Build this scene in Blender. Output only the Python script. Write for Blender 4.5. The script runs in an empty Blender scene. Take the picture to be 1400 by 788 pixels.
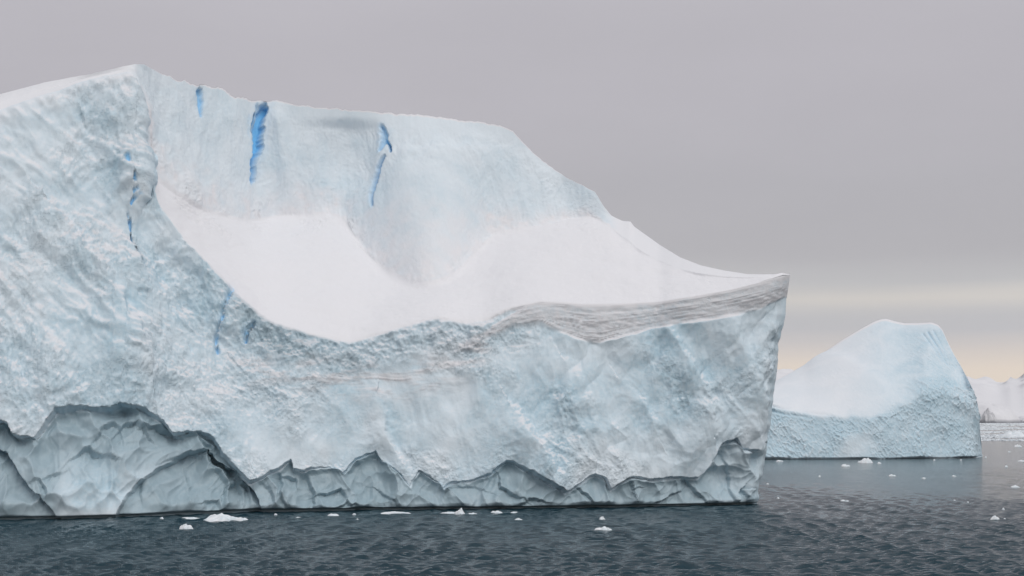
import bpy, math, random
import numpy as np

# ------------------------------------------------------------------ camera, sky, sun, exposure
SC = bpy.context.scene
W_PX, H_PX, F_PX = 1400.0, 788.0, 1400.0 * 50.0 / 36.0
CAM_H, HORIZON = 15.0, 574.0
PITCH = math.atan((HORIZON - H_PX / 2) / F_PX)

cam_data = bpy.data.cameras.new("camera")
cam_data.lens = 50.0
cam_data.sensor_width = 36.0
cam_data.clip_start = 0.5
cam_data.clip_end = 120000.0
cam = bpy.data.objects.new("camera", cam_data)
SC.collection.objects.link(cam)
cam.location = (0, 0, CAM_H)
cam.rotation_euler = (math.pi / 2 + PITCH, 0, 0)
SC.camera = cam

SUN_ELEV = math.radians(40)
SUN_AZ = math.radians(153)          # clockwise from the view direction (+Y): from the right, behind the camera
sun_dir = (math.sin(SUN_AZ) * math.cos(SUN_ELEV), math.cos(SUN_AZ) * math.cos(SUN_ELEV), math.sin(SUN_ELEV))

world = bpy.data.worlds.new("World")
SC.world = world
world.use_nodes = True
wn, wl = world.node_tree.nodes, world.node_tree.links
wn.clear()


def srgb(r, g, b):
    f = lambda c: (c / 255 / 12.92) if c / 255 <= 0.04045 else ((c / 255 + 0.055) / 1.055) ** 2.4
    return (f(r), f(g), f(b), 1.0)


def nd(nodes, typ, **kw):
    n = nodes.new(typ)
    for k, v in kw.items():
        setattr(n, k, v)
    return n


w_out = nd(wn, 'ShaderNodeOutputWorld')
w_bg = nd(wn, 'ShaderNodeBackground')
w_bg.inputs['Strength'].default_value = 0.1
w_tc = nd(wn, 'ShaderNodeTexCoord')
w_map = nd(wn, 'ShaderNodeMapping')
w_map.inputs['Scale'].default_value = (2.2, 2.2, 34.0)
w_noise = nd(wn, 'ShaderNodeTexNoise')
w_noise.inputs['Scale'].default_value = 1.0
w_noise.inputs['Detail'].default_value = 4.0
w_noise.inputs['Roughness'].default_value = 0.55
w_sep = nd(wn, 'ShaderNodeSeparateXYZ')
w_warp = nd(wn, 'ShaderNodeMath', operation='MULTIPLY_ADD')
w_warp.inputs[1].default_value = 0.020
w_ramp = nd(wn, 'ShaderNodeValToRGB')
wl.new(w_tc.outputs['Generated'], w_map.inputs['Vector'])
wl.new(w_map.outputs['Vector'], w_noise.inputs['Vector'])
wl.new(w_tc.outputs['Generated'], w_sep.inputs['Vector'])
w_off = nd(wn, 'ShaderNodeMath', operation='SUBTRACT')
w_off.inputs[1].default_value = 0.5
wl.new(w_noise.outputs['Fac'], w_off.inputs[0])
wl.new(w_off.outputs[0], w_warp.inputs[0])
wl.new(w_sep.outputs['Z'], w_warp.inputs[2])
wl.new(w_warp.outputs[0], w_ramp.inputs['Fac'])
SKY = [(0.0, (226, 208, 192)), (0.020, (234, 219, 203)), (0.036, (231, 217, 203)), (0.050, (212, 204, 200)),
       (0.062, (192, 191, 195)), (0.072, (193, 192, 195)), (0.083, (212, 207, 202)), (0.094, (192, 191, 193)),
       (0.115, (182, 180, 184)), (0.160, (181, 179, 184)), (0.22, (187, 184, 190)), (0.30, (190, 187, 193)),
       (0.60, (198, 198, 203)), (1.0, (206, 206, 211))]
els = w_ramp.color_ramp.elements
while len(els) > 1:
    els.remove(els[0])
for i, (pos, c) in enumerate(SKY):
    e = els[0] if i == 0 else els.new(pos)
    e.position = pos
    e.color = srgb(*c)
w_gain = nd(wn, 'ShaderNodeVectorMath', operation='SCALE')
w_gain.inputs['Scale'].default_value = 10.0       # the cloud deck, against the background strength of 0.1
w_n2 = nd(wn, 'ShaderNodeTexNoise')
w_n2.inputs['Scale'].default_value = 1.0
w_n2.inputs['Detail'].default_value = 5.0
w_m2 = nd(wn, 'ShaderNodeMapping')
w_m2.inputs['Scale'].default_value = (4.0, 4.0, 13.0)
wl.new(w_tc.outputs['Generated'], w_m2.inputs['Vector'])
wl.new(w_m2.outputs['Vector'], w_n2.inputs['Vector'])
w_r2 = nd(wn, 'ShaderNodeMapRange')
w_r2.inputs['From Min'].default_value, w_r2.inputs['From Max'].default_value = 0.3, 0.7
w_r2.inputs['To Min'].default_value, w_r2.inputs['To Max'].default_value = 9.7, 10.3
wl.new(w_n2.outputs['Fac'], w_r2.inputs['Value'])
wl.new(w_r2.outputs['Result'], w_gain.inputs['Scale'])
wl.new(w_ramp.outputs['Color'], w_gain.inputs[0])
w_sky = nd(wn, 'ShaderNodeTexSky', sky_type='NISHITA')
w_sky.sun_disc = False
w_sky.sun_elevation = SUN_ELEV
w_sky.sun_rotation = SUN_AZ
w_mix = nd(wn, 'ShaderNodeMix', data_type='RGBA')
w_mix.inputs['Factor'].default_value = 0.97        # closed overcast over the clear sky
wl.new(w_sky.outputs['Color'], w_mix.inputs['A'])
wl.new(w_gain.outputs['Vector'], w_mix.inputs['B'])
wl.new(w_mix.outputs['Result'], w_bg.inputs['Color'])
wl.new(w_bg.outputs['Background'], w_out.inputs['Surface'])

sun_data = bpy.data.lights.new("sun", 'SUN')
sun_data.energy = 1.3
sun_data.angle = math.radians(40)
sun_data.color = (1.0, 0.965, 0.93)
sun = bpy.data.objects.new("sun", sun_data)
SC.collection.objects.link(sun)
from mathutils import Vector
sun.rotation_euler = Vector(sun_dir).to_track_quat('Z', 'Y').to_euler()
sun.location = (120, -120, 200)

SC.view_settings.view_transform = 'Standard'
SC.view_settings.look = 'None'
SC.view_settings.exposure = 0.0
SC.view_settings.gamma = 1.0
SC.cycles.max_bounces = 6
SC.cycles.diffuse_bounces = 4
SC.cycles.volume_bounces = 2

# ------------------------------------------------------------------ pixel <-> place
SP, CP = math.sin(PITCH), math.cos(PITCH)


def ray(px, py):
    x = (np.asarray(px, float) - W_PX / 2) / F_PX
    y = -(np.asarray(py, float) - H_PX / 2) / F_PX
    dy = CP - y * SP
    return x / dy, (SP + y * CP) / dy          # X and Z gained per metre of depth


def at_depth(px, py, D):
    ex, ez = ray(px, py)
    return np.stack([ex * D, np.asarray(D, float) + 0 * ex, CAM_H + ez * D], -1)


def water_depth(px, py):
    return CAM_H / -ray(px, py)[1]


# ------------------------------------------------------------------ noise
_rng = np.random.RandomState(7)
_perm = np.concatenate([_rng.permutation(256)] * 3).astype(np.int32)
_g3 = _rng.normal(size=(256, 3)).astype(np.float32)
_g3 /= np.linalg.norm(_g3, axis=1)[:, None]


def perlin(P):
    P = np.asarray(P, np.float32)
    I = np.floor(P).astype(np.int32)
    Fr = P - I
    I &= 255
    U = Fr * Fr * Fr * (Fr * (Fr * 6 - 15) + 10)
    out = 0
    for dx in (0, 1):
        a = _perm[I[..., 0] + dx]
        wx = U[..., 0] if dx else 1 - U[..., 0]
        for dy in (0, 1):
            b = _perm[a + I[..., 1] + dy]
            wy = U[..., 1] if dy else 1 - U[..., 1]
            for dz in (0, 1):
                g = _g3[_perm[b + I[..., 2] + dz] & 255]
                wz = U[..., 2] if dz else 1 - U[..., 2]
                d = g[..., 0] * (Fr[..., 0] - dx) + g[..., 1] * (Fr[..., 1] - dy) + g[..., 2] * (Fr[..., 2] - dz)
                out = out + wx * wy * wz * d
    return out * 1.5


def fbm(P, octs=3, gain=0.5, off=0.0):
    P = np.asarray(P, np.float32) + off
    s, a = 0, 1.0
    for i in range(octs):
        s = s + a * perlin(P * (2.03 ** i) + 17.3 * i)
        a *= gain
    return s


def ridged(P, octs=3, gain=0.5, off=0.0):
    P = np.asarray(P, np.float32) + off
    s, a = 0, 1.0
    for i in range(octs):
        s = s + a * (1 - 2.2 * np.abs(perlin(P * (2.07 ** i) + 31.7 * i)))
        a *= gain
    return s


def cells(Q, off=0.0):
    """2-D cell noise: squared distance to the nearest point, distance to the second, id of the cell."""
    Q = np.asarray(Q, np.float32) + off
    I = np.floor(Q).astype(np.int32)
    f1 = np.full(Q.shape[:-1], 9.0, np.float32)
    f2 = f1.copy()
    cid = np.zeros(Q.shape[:-1], np.int32)
    for dx in (-1, 0, 1):
        for dy in (-1, 0, 1):
            cx, cy = I[..., 0] + dx, I[..., 1] + dy
            h = _perm[(_perm[cx & 255] + cy) & 255]
            jx = cx + 0.5 + 0.9 * (_perm[h + 11] / 255.0 - 0.5)
            jy = cy + 0.5 + 0.9 * (_perm[h + 53] / 255.0 - 0.5)
            d = (Q[..., 0] - jx) ** 2 + (Q[..., 1] - jy) ** 2
            near = d < f1
            f2 = np.where(near, f1, np.minimum(f2, d))
            cid = np.where(near, h, cid)
            f1 = np.where(near, d, f1)
    return f1, f2, cid


def sstep(a, b, x):
    t = np.clip((x - a) / (b - a), 0, 1)
    return t * t * (3 - 2 * t)


def line_dist(px, py, pts):
    """distance in the picture-sized face chart to a polyline, signed side, position along it"""
    best = np.full(px.shape, 1e9)
    side = np.zeros(px.shape)
    along = np.zeros(px.shape)
    L = 0.0
    tot = sum(math.hypot(pts[i + 1][0] - pts[i][0], pts[i + 1][1] - pts[i][1]) for i in range(len(pts) - 1))
    for (x0, y0), (x1, y1) in zip(pts[:-1], pts[1:]):
        ux, uy = x1 - x0, y1 - y0
        l = math.hypot(ux, uy)
        t = np.clip(((px - x0) * ux + (py - y0) * uy) / (l * l), 0, 1)
        d = np.hypot(px - x0 - t * ux, py - y0 - t * uy)
        s = (px - x0) * uy - (py - y0) * ux
        m = d < best
        best = np.where(m, d, best)
        side = np.where(m, np.sign(s), side)
        along = np.where(m, (L + t * l) / tot, along)
        L += l
    return best, side, along


# ------------------------------------------------------------------ objects
def set_props(o, label=None, cat=None, group=None, kind=None):
    for k, v in (('label', label), ('category', cat), ('group', group), ('kind', kind)):
        if v:
            o[k] = v
    return o


def empty(name, loc, **kw):
    o = bpy.data.objects.new(name, None)
    SC.collection.objects.link(o)
    o.location = loc
    o.empty_display_size = 2.0
    return set_props(o, **kw)


def mesh_obj(name, V, faces, material, parent=None, attrs=None, normals=None, smooth=True, **kw):
    """faces: (n,k) integer array, or a list of such arrays"""
    V = np.asarray(V, np.float32)
    if parent is not None:
        V = V - np.array(parent.location, np.float32)
    fl = faces if isinstance(faces, list) else [faces]
    idx = np.concatenate([f.ravel() for f in fl]).astype(np.int32)
    cnt = np.concatenate([np.full(len(f), f.shape[1], np.int32) for f in fl])
    me = bpy.data.meshes.new(name)
    me.vertices.add(len(V))
    me.vertices.foreach_set('co', V.ravel())
    me.loops.add(len(idx))
    me.loops.foreach_set('vertex_index', idx)
    me.polygons.add(len(cnt))
    me.polygons.foreach_set('loop_start', np.concatenate([[0], np.cumsum(cnt)[:-1]]).astype(np.int32))
    me.polygons.foreach_set('loop_total', cnt)
    me.update(calc_edges=True)
    me.validate()
    if smooth:
        me.shade_smooth()
    else:
        me.shade_flat()
    for k, a in (attrs or {}).items():
        at = me.attributes.new(k, 'FLOAT', 'POINT')
        at.data.foreach_set('value', np.asarray(a, np.float32).ravel())
    if normals is not None:
        me.normals_split_custom_set_from_vertices(np.asarray(normals, np.float32))
    me.materials.append(material)
    o = bpy.data.objects.new(name, me)
    SC.collection.objects.link(o)
    if parent is not None:
        o.parent = parent
    return set_props(o, **kw)


# ------------------------------------------------------------------ materials
def new_mat(name):
    m = bpy.data.materials.new(name)
    m.use_nodes = True
    n, l = m.node_tree.nodes, m.node_tree.links
    return m, n, l, n['Principled BSDF']


def mixc(n, l, fac, a, b):
    m = nd(n, 'ShaderNodeMix', data_type='RGBA')
    for sock, v in (('Factor', fac), ('A', a), ('B', b)):
        if hasattr(v, 'links'):
            l.new(v, m.inputs[sock])
        elif sock == 'Factor':
            m.inputs[sock].default_value = v
        else:
            m.inputs[sock].default_value = v if len(v) == 4 else (*v, 1)
    return m.outputs['Result']


def noise(n, l, scale, detail=4, rough=0.55, stretch=(1, 1, 1), dist=0.0):
    tc = nd(n, 'ShaderNodeTexCoord')
    mp = nd(n, 'ShaderNodeMapping')
    mp.inputs['Scale'].default_value = stretch
    nz = nd(n, 'ShaderNodeTexNoise')
    nz.inputs['Scale'].default_value = scale
    nz.inputs['Detail'].default_value = detail
    nz.inputs['Roughness'].default_value = rough
    nz.inputs['Distortion'].default_value = dist
    l.new(tc.outputs['Object'], mp.inputs['Vector'])
    l.new(mp.outputs['Vector'], nz.inputs['Vector'])
    return nz.outputs['Fac']


def remap(n, l, sock, a, b, lo=0.0, hi=1.0):
    r = nd(n, 'ShaderNodeMapRange')
    r.inputs['From Min'].default_value, r.inputs['From Max'].default_value = a, b
    r.inputs['To Min'].default_value, r.inputs['To Max'].default_value = lo, hi
    l.new(sock, r.inputs['Value'])
    return r.outputs['Result']


def attr(n, name):
    return nd(n, 'ShaderNodeAttribute', attribute_name=name).outputs['Fac']


def math2(n, l, op, a, b):
    m = nd(n, 'ShaderNodeMath', operation=op, use_clamp=(op == 'ADD'))
    for i, v in enumerate((a, b)):
        if hasattr(v, 'links'):
            l.new(v, m.inputs[i])
        else:
            m.inputs[i].default_value = v
    return m.outputs[0]


ICE_W, ICE_B = (0.735, 0.82, 0.875), (0.485, 0.655, 0.75)
SNOW = (0.81, 0.815, 0.84)
DEEP = (0.18, 0.57, 0.94)
POLISH_SHADE = (0.335, 0.445, 0.50)
DIRT = (0.735, 0.725, 0.74)
DIRT_LINE = (0.40, 0.40, 0.42)


def ice_material(name, bump_scale=0.5, bump=0.4, bump_dist=0.25):
    m, n, l, b = new_mat(name)
    tint = math2(n, l, 'ADD', attr(n, 'tint'), remap(n, l, noise(n, l, 0.11, 6, 0.6, dist=0.6), 0.35, 0.7, -0.3, 0.35))
    col = mixc(n, l, tint, ICE_W, ICE_B)
    grain = remap(n, l, noise(n, l, 1.6, 5, 0.65), 0.42, 0.66, 0.0, 0.5)
    col = mixc(n, l, grain, col, ICE_W)
    col = mixc(n, l, attr(n, 'snow'), col, SNOW)
    strata = math2(n, l, 'MULTIPLY', attr(n, 'dirt'), remap(n, l, noise(n, l, 0.8, 5, 0.7), 0.3, 0.7, 0.45, 1.0))
    col = mixc(n, l, strata, col, DIRT)
    col = mixc(n, l, attr(n, 'line'), col, DIRT_LINE)
    pol = math2(n, l, 'MULTIPLY', attr(n, 'polish_shade'), remap(n, l, noise(n, l, 0.25, 4, 0.6, dist=1.0), 0.3, 0.7, 0.75, 1.0))
    col = mixc(n, l, pol, col, POLISH_SHADE)
    col = mixc(n, l, attr(n, 'blue'), col, DEEP)
    l.new(col, b.inputs['Base Color'])
    l.new(remap(n, l, attr(n, 'polish_shade'), 0, 1, 0.75, 0.38), b.inputs['Roughness'])
    b.inputs['Specular IOR Level'].default_value = 0.25
    bp = nd(n, 'ShaderNodeBump')
    bp.inputs['Distance'].default_value = bump_dist
    rough_amt = math2(n, l, 'MULTIPLY', attr(n, 'rough'), bump)
    l.new(rough_amt, bp.inputs['Strength'])
    hsum = math2(n, l, 'ADD', noise(n, l, bump_scale * 4, 6, 0.7), noise(n, l, bump_scale, 4, 0.6))
    l.new(hsum, bp.inputs['Height'])
    l.new(bp.outputs['Normal'], b.inputs['Normal'])
    return m


M_ICE = ice_material('iceberg_ice', 0.8, 0.95, 0.22)


# ------------------------------------------------------------------ lofted bergs
def rail(pts, P):
    pts = np.array(pts, float)
    return [np.interp(P, pts[:, 0], pts[:, i]) for i in range(1, pts.shape[1])]


def smooth1(a, k):
    if k < 1:
        return a
    ker = np.hanning(2 * k + 3)[1:-1]
    ker /= ker.sum()
    return np.convolve(np.pad(a, k, mode='edge'), ker, mode='valid')


def next_depth(px, py, prev, tan):
    ez = ray(px, py)[1]
    return (CAM_H - prev[:, 2] + tan * prev[:, 1]) / (tan - ez)


def grid_normals(G):
    du = np.gradient(G, axis=1)
    dv = np.gradient(G, axis=0)
    N = np.cross(du, dv)
    N /= np.linalg.norm(N, axis=-1)[..., None] + 1e-9
    return N


def loft(rails, rows):
    """stack of rails (cols,3) -> grid (rows,cols,3); also the rail-number of each row"""
    out, v = [], []
    for i, n in enumerate(rows):
        for k in range(n):
            t = k / n
            if n >= 200:
                t = 0.55 * t + 0.45 * t * t
            out.append(rails[i] * (1 - t) + rails[i + 1] * t)
            v.append(i + t)
    out.append(rails[-1])
    v.append(len(rails) - 1)
    return np.array(out), np.array(v)


def relax(G, its, wgt):
    """soften a grid where the weight is not zero; only those rows are worked on"""
    wgt = np.broadcast_to(wgt, G.shape[:2] + (1,))
    live = np.where(wgt.max(axis=(1, 2)) > 0)[0]
    a, b = max(live[0] - 1, 0), min(live[-1] + 2, len(G))
    S, w = G[a:b].copy(), wgt[a:b]
    for _ in range(its):
        A = S.copy()
        A[1:-1] = 0.5 * S[1:-1] + 0.25 * (S[:-2] + S[2:])
        B = A.copy()
        B[:, 1:-1] = 0.5 * A[:, 1:-1] + 0.25 * (A[:, :-2] + A[:, 2:])
        S = S * (1 - w) + B * w
    G = G.copy()
    G[a:b] = S
    return G


def project(G):
    d = G - np.array([0, 0, CAM_H])
    f = d[..., 1] * CP + d[..., 2] * SP
    u = -d[..., 1] * SP + d[..., 2] * CP
    return W_PX / 2 + F_PX * d[..., 0] / f, H_PX / 2 - F_PX * u / f


def emit_parts(G, N, part_id, names, parent, attrs, material):
    """split one grid into part meshes; every part keeps the normals of the whole surface"""
    R, C = G.shape[:2]
    V = G.reshape(-1, 3)
    NN = N.reshape(-1, 3)
    q = np.arange(R * C).reshape(R, C)
    quads = np.stack([q[:-1, :-1], q[:-1, 1:], q[1:, 1:], q[1:, :-1]], -1).reshape(-1, 4)
    pid = part_id[:-1, :-1].ravel()
    fa = {k: a.reshape(-1) for k, a in attrs.items()}
    for i, (name, label) in names.items():
        f = quads[pid == i]
        if len(f) < 6:
            continue
        used, inv = np.unique(f, return_inverse=True)
        mesh_obj(name, V[used], inv.reshape(-1, 4), material, parent,
                 {k: a[used] for k, a in fa.items()}, NN[used], label=label)


# ------------------------------------------------------------------ the great iceberg
def great_iceberg():
    P = np.concatenate([np.arange(-270, -12, 4.0), np.arange(-12, 1080.1, 1.1), [1080.0]])
    P = np.unique(np.minimum(P, 1080.0))
    lean = 46 * sstep(760, 1080, P)
    wy = rail([(-270, 718), (0, 713), (100, 711), (200, 708), (340, 702), (500, 699), (700, 697), (900, 694), (1035, 692), (1080, 691.5)], P)[0]
    wx = P - lean
    end_l = sstep(-270, -90, P)                     # the hidden left end rounds off
    nose = 5 * (1 - np.sqrt(1 - np.clip((P - 1035) / 45, 0, 1) ** 2 * 0.98))
    D0 = smooth1(water_depth(wx, wy), 20) + 45 * (1 - end_l) ** 2 + nose
    water = np.stack([ray(wx, 0 * wx + 574)[0] * D0, D0, 0 * D0], -1)
    keel = water + np.array([0, 1.5, -5.0])

    rim_pts = [(-270, -270, 300), (-100, -100, 188), (0, 0, 150), (60, 60, 130), (110, 112, 112), (150, 180, 97), (170, 192, 125), (190, 188, 165),
               (205, 186, 200), (220, 190, 235), (240, 202, 270), (260, 222, 298), (280, 245, 328), (300, 272, 355), (320, 300, 380),
               (340, 330, 408), (360, 352, 428), (380, 375, 441), (420, 420, 455), (450, 450, 461), (480, 480, 467), (510, 510, 458),
               (545, 545, 447), (580, 580, 437), (600, 600, 432), (620, 620, 437), (640, 640, 441), (660, 660, 438), (680, 680, 428),
               (700, 700, 420), (740, 740, 412), (800, 800, 416), (850, 850, 416), (900, 900, 413), (950, 950, 405), (1000, 1000, 396),
               (1040, 1040, 386), (1080, 1080, 376)]
    rx, ry = rail(rim_pts, P)
    tan_c = rail([(-270, 3.0), (150, 2.5), (300, 2.7), (480, 3.6), (700, 4.5), (900, 7.0), (1080, 40.0)], P)[0]
    Dr = smooth1(next_depth(rx, ry, water, tan_c), 12)
    rim = at_depth(rx, ry, Dr)

    sky_pts = [(-270, -270, 290), (-100, -100, 165), (0, 0, 129), (60, 60, 113), (110, 125, 101), (135, 160, 93), (150, 184, 87.5), (165, 197, 88), (180, 208, 94), (200, 222, 102),
               (220, 245, 108), (245, 272, 116), (258, 280, 118), (270, 291, 120), (285, 300, 126), (310, 325, 134), (340, 347, 138), (380, 382, 138), (400, 400, 143), (450, 450, 148),
               (500, 500, 152), (560, 560, 157), (600, 600, 160), (640, 640, 166), (680, 684, 171), (700, 702, 180), (712, 713, 193),
               (720, 721, 201), (740, 742, 221), (770, 770, 240), (790, 793, 251), (812, 813, 262), (822, 823, 279), (835, 836, 295), (850, 850, 302), (860, 862, 303),
               (866, 867, 310), (900, 902, 335), (930, 930, 352), (960, 958, 363), (990, 990, 370), (1020, 1022, 375), (1060, 1060, 375), (1080, 1080.5, 374.5)]
    sx, sy = rail(sky_pts, P)
    Ds = smooth1(rail([(-270, 262), (0, 248), (110, 247), (150, 250), (250, 268), (350, 280), (600, 284), (750, 286), (850, 282), (930, 268), (1020, 256), (1080, 250.3)], P)[0], 25)
    Ds = np.maximum(Ds, Dr + 0.15)
    sky = at_depth(sx, sy, Ds)

    foot_pts = [(-270, -270, 295), (-100, -100, 178), (0, 0, 140), (110, 118, 107), (150, 184, 92), (190, 203, 155), (220, 203, 222), (240, 218, 250), (260, 240, 268), (280, 262, 283),
                (300, 290, 292), (330, 335, 303), (360, 365, 300), (380, 385, 295), (420, 420, 297), (440, 438, 291), (465, 458, 293), (482, 468, 300),
                (500, 478, 318), (515, 491, 340), (530, 514, 364), (550, 544, 385), (575, 575, 397), (600, 602, 391), (625, 628, 377),
                (645, 648, 350), (665, 665, 330), (690, 687, 318), (715, 715, 312), (740, 745, 308), (780, 780, 298), (810, 806, 296),
                (840, 830, 302), (900, 900, 350), (960, 960, 374), (1020, 1021, 379), (1080, 1080.2, 375.2)]
    fx, fy = rail(foot_pts, P)
    fx, fy = smooth1(fx, 4), smooth1(fy, 4)
    Df = next_depth(fx, fy, rim, rail([(-270, 0.6), (460, 0.56), (540, 0.535), (610, 0.535), (690, 0.565), (1080, 0.62)], P)[0])
    Df = smooth1(np.clip(Df, Dr + 0.08, Ds - 0.05), 42)
    Df = np.clip(Df, Dr + 0.05, Ds - 0.03)
    foot = at_depth(fx, fy, Df)
    w_r = sstep(820, 885, P)                          # right of the headwall the snow runs straight up to its edge
    Ds = Ds + (smooth1(np.maximum(next_depth(sx, sy, rim, 0.60), Dr + 0.05), 14) - Ds) * w_r
    sky = at_depth(sx, sy, Ds)
    foot = foot + (0.3 * rim + 0.7 * sky - foot) * w_r[:, None]

    thick = np.clip((1080 - P) / 700, 0, 1) ** 0.36 * np.sqrt(np.clip((P + 270) / 200, 0, 1))
    back_top = sky + np.stack([0 * P - 3 * thick, 45 * thick, -9 * thick], -1)
    back_low = np.stack([water[:, 0] * (1 + 0.3 * thick), water[:, 1] + 120 * thick, 0 * P - 5], -1)
    rows = [6, 270, 120, 125, 10, 80]
    G, v = loft([keel, water, rim, foot, sky, back_top, back_low], rows)
    vv = v[:, None] + 0 * P[None]
    wgt = np.where((v > 1.0) & (v < 4.2), 1.0, 0.0)[:, None, None] * np.where((v > 2.2) & (v < 3.6), 1.0, 0.35)[:, None, None]
    edge_keep = (1 - sstep(3.85, 4.0, vv) * (1 - sstep(4.0, 4.1, vv)))[..., None]
    tipw = (1 - sstep(1040, 1080, P))[None, :, None]
    crisp_rim = (1 - 0.85 * np.exp(-((vv - 2.0) / 0.08) ** 2) * sstep(670, 720, P)[None])[..., None]
    G = relax(G, 10, wgt * edge_keep * tipw * crisp_rim)
    soft = (sstep(1.55, 1.8, vv) * (1 - sstep(2.6, 3.2, vv)) * (sstep(140, 170, P) * (1 - sstep(235, 290, P)))[None])[..., None]
    G = relax(G, 60, soft)
    for r in np.where((v > 2.02) & (v < 2.99))[0]:            # even out the snow along the slope
        w = np.sin(np.pi * (v[r] - 2.0)) ** 0.5 * sstep(300, 400, P) * (1 - sstep(800, 870, P))
        for c in range(3):
            G[r, :, c] += w * (smooth1(G[r, :, c], 48) - G[r, :, c])
    soft = (sstep(2.6, 2.85, vv) * (1 - sstep(3.15, 3.5, vv)) * (sstep(400, 450, P) * (1 - sstep(740, 790, P)))[None])[..., None]
    G = relax(G, 150, soft)
    N = grid_normals(G)
    if N[100, 600, 1] > 0:
        N = -N
    px, py = project(G)
    Wp = G.astype(np.float32)

    front = sstep(1.0, 1.03, vv) * (1 - sstep(1.97, 2.02, vv))
    bowl = sstep(1.98, 2.05, vv) * (1 - sstep(2.96, 3.04, vv))
    wall = sstep(2.96, 3.04, vv) * (1 - sstep(3.97, 4.02, vv))
    rim_d = py - ry[None]                           # picture rows below the rim
    # ragged chart coordinates: the outlines of features wander a little
    jx = px + 5 * fbm(Wp * 0.22, 3, off=3.1) + 1.5 * fbm(Wp * 1.1, 2, off=8.0)
    jy = py + 5 * fbm(Wp * 0.22, 3, off=40.7) + 1.5 * fbm(Wp * 1.1, 2, off=21.0)

    # --- wave-cut hollows along the waterline
    B_pts = [(-300, 600), (-120, 575), (-60, 600), (0, 578), (10, 583), (14, 596), (42, 601), (47, 603), (62, 580), (75, 565), (100, 560), (120, 563), (150, 562), (160, 556), (185, 561), (205, 570),
             (220, 579), (232, 597), (250, 595), (272, 594), (282, 599), (297, 615), (310, 632), (325, 650), (338, 661), (346, 661), (362, 650), (385, 640),
             (396, 628), (401, 641), (415, 645), (428, 640), (450, 637), (470, 646), (485, 628), (500, 621), (514, 616), (521, 627), (540, 642), (562, 664),
             (567, 652), (573, 643), (585, 650), (600, 660), (606, 668), (615, 660), (640, 657), (670, 648), (690, 632), (700, 632), (720, 645), (740, 658),
             (771, 674), (780, 668), (800, 655), (812, 648), (825, 656), (833, 670), (845, 660), (860, 652), (890, 656), (920, 652), (954, 653), (960, 648),
             (975, 625), (985, 606), (1005, 600), (1010, 613), (1034, 615), (1044, 604), (1080, 600)]
    bx = px + 2.0 * fbm(Wp * 0.5, 2, off=5.0)
    B = np.interp(bx, *np.array(B_pts, float).T) + 1.6 * fbm(Wp * 0.9, 2, off=12.0)
    Wl = np.interp(px, wx, wy)
    below = py - B
    hfrac = np.clip(below / np.maximum(Wl - B, 4), 0, 1.2)
    lip = sstep(-0.7, 1.7, below)
    tall = np.clip((Wl - B) / 60, 0.35, 1.6)
    out_l = sstep(340, 180, px)
    cut = lip * (0.42 + 0.58 * sstep(0, 13, below)) * (2.6 * (0.75 + 0.7 * fbm(Wp * 0.12, 2, off=52.0)) * tall * (1 - (0.62 + 0.26 * out_l) * np.clip(hfrac, 0, 1) ** (1.1 - 0.35 * out_l)) + 0.25)
    B2_pts = [(-300, 560), (-60, 600), (0, 624), (12, 640), (28, 660), (45, 678), (60, 692), (78, 712), (152, 712), (165, 686), (180, 668), (188, 660), (205, 645), (225, 636), (240, 628), (262, 624),
              (275, 621), (284, 626), (300, 640), (320, 655), (340, 668), (352, 690), (360, 720), (1080, 720)]
    below2 = py - (np.interp(bx, *np.array(B2_pts, float).T) + 1.5 * fbm(Wp * 0.7, 2, off=9.0))
    lip2 = sstep(-0.8, 3.0, below2) * (px < 356)
    cut = cut + lip2 * (3.0 * (1 - 0.6 * np.clip(hfrac, 0, 1) ** 2))
    low_front = (vv > 0.5) * (1 - sstep(1.97, 2.02, vv))
    hollow = lip * low_front
    warp = np.stack([fbm(Wp * 0.09, 2, off=o) for o in (1.0, 50.0, 90.0)], -1) * 3.5
    right = sstep(640, 760, px)
    crest_r = np.clip(0.5 + 0.5 * ridged((Wp + warp * 0.9) * np.array([0.24, 0.24, 0.13]), 2, 0.35, off=19.0), 0, 2)
    # shells: curved fracture facets in the polished ice
    lx = Wp[..., 0] + 0.12 * Wp[..., 1]
    qx = lx + 1.6 * fbm(Wp * 0.16, 2, off=2.0)
    qz = Wp[..., 2] + 1.6 * fbm(Wp * 0.16, 2, off=6.0)
    Q = np.stack([(qx + 0.45 * qz) / 4.4, (qz - 0.3 * qx) / 6.5], -1)
    f1, f2, cid = cells(Q, 3.3)
    shell = 3.8 * f1 + 0.8 * fbm(Wp * 0.12, 2, off=71.0) + 0.35 * crest_r
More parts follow.
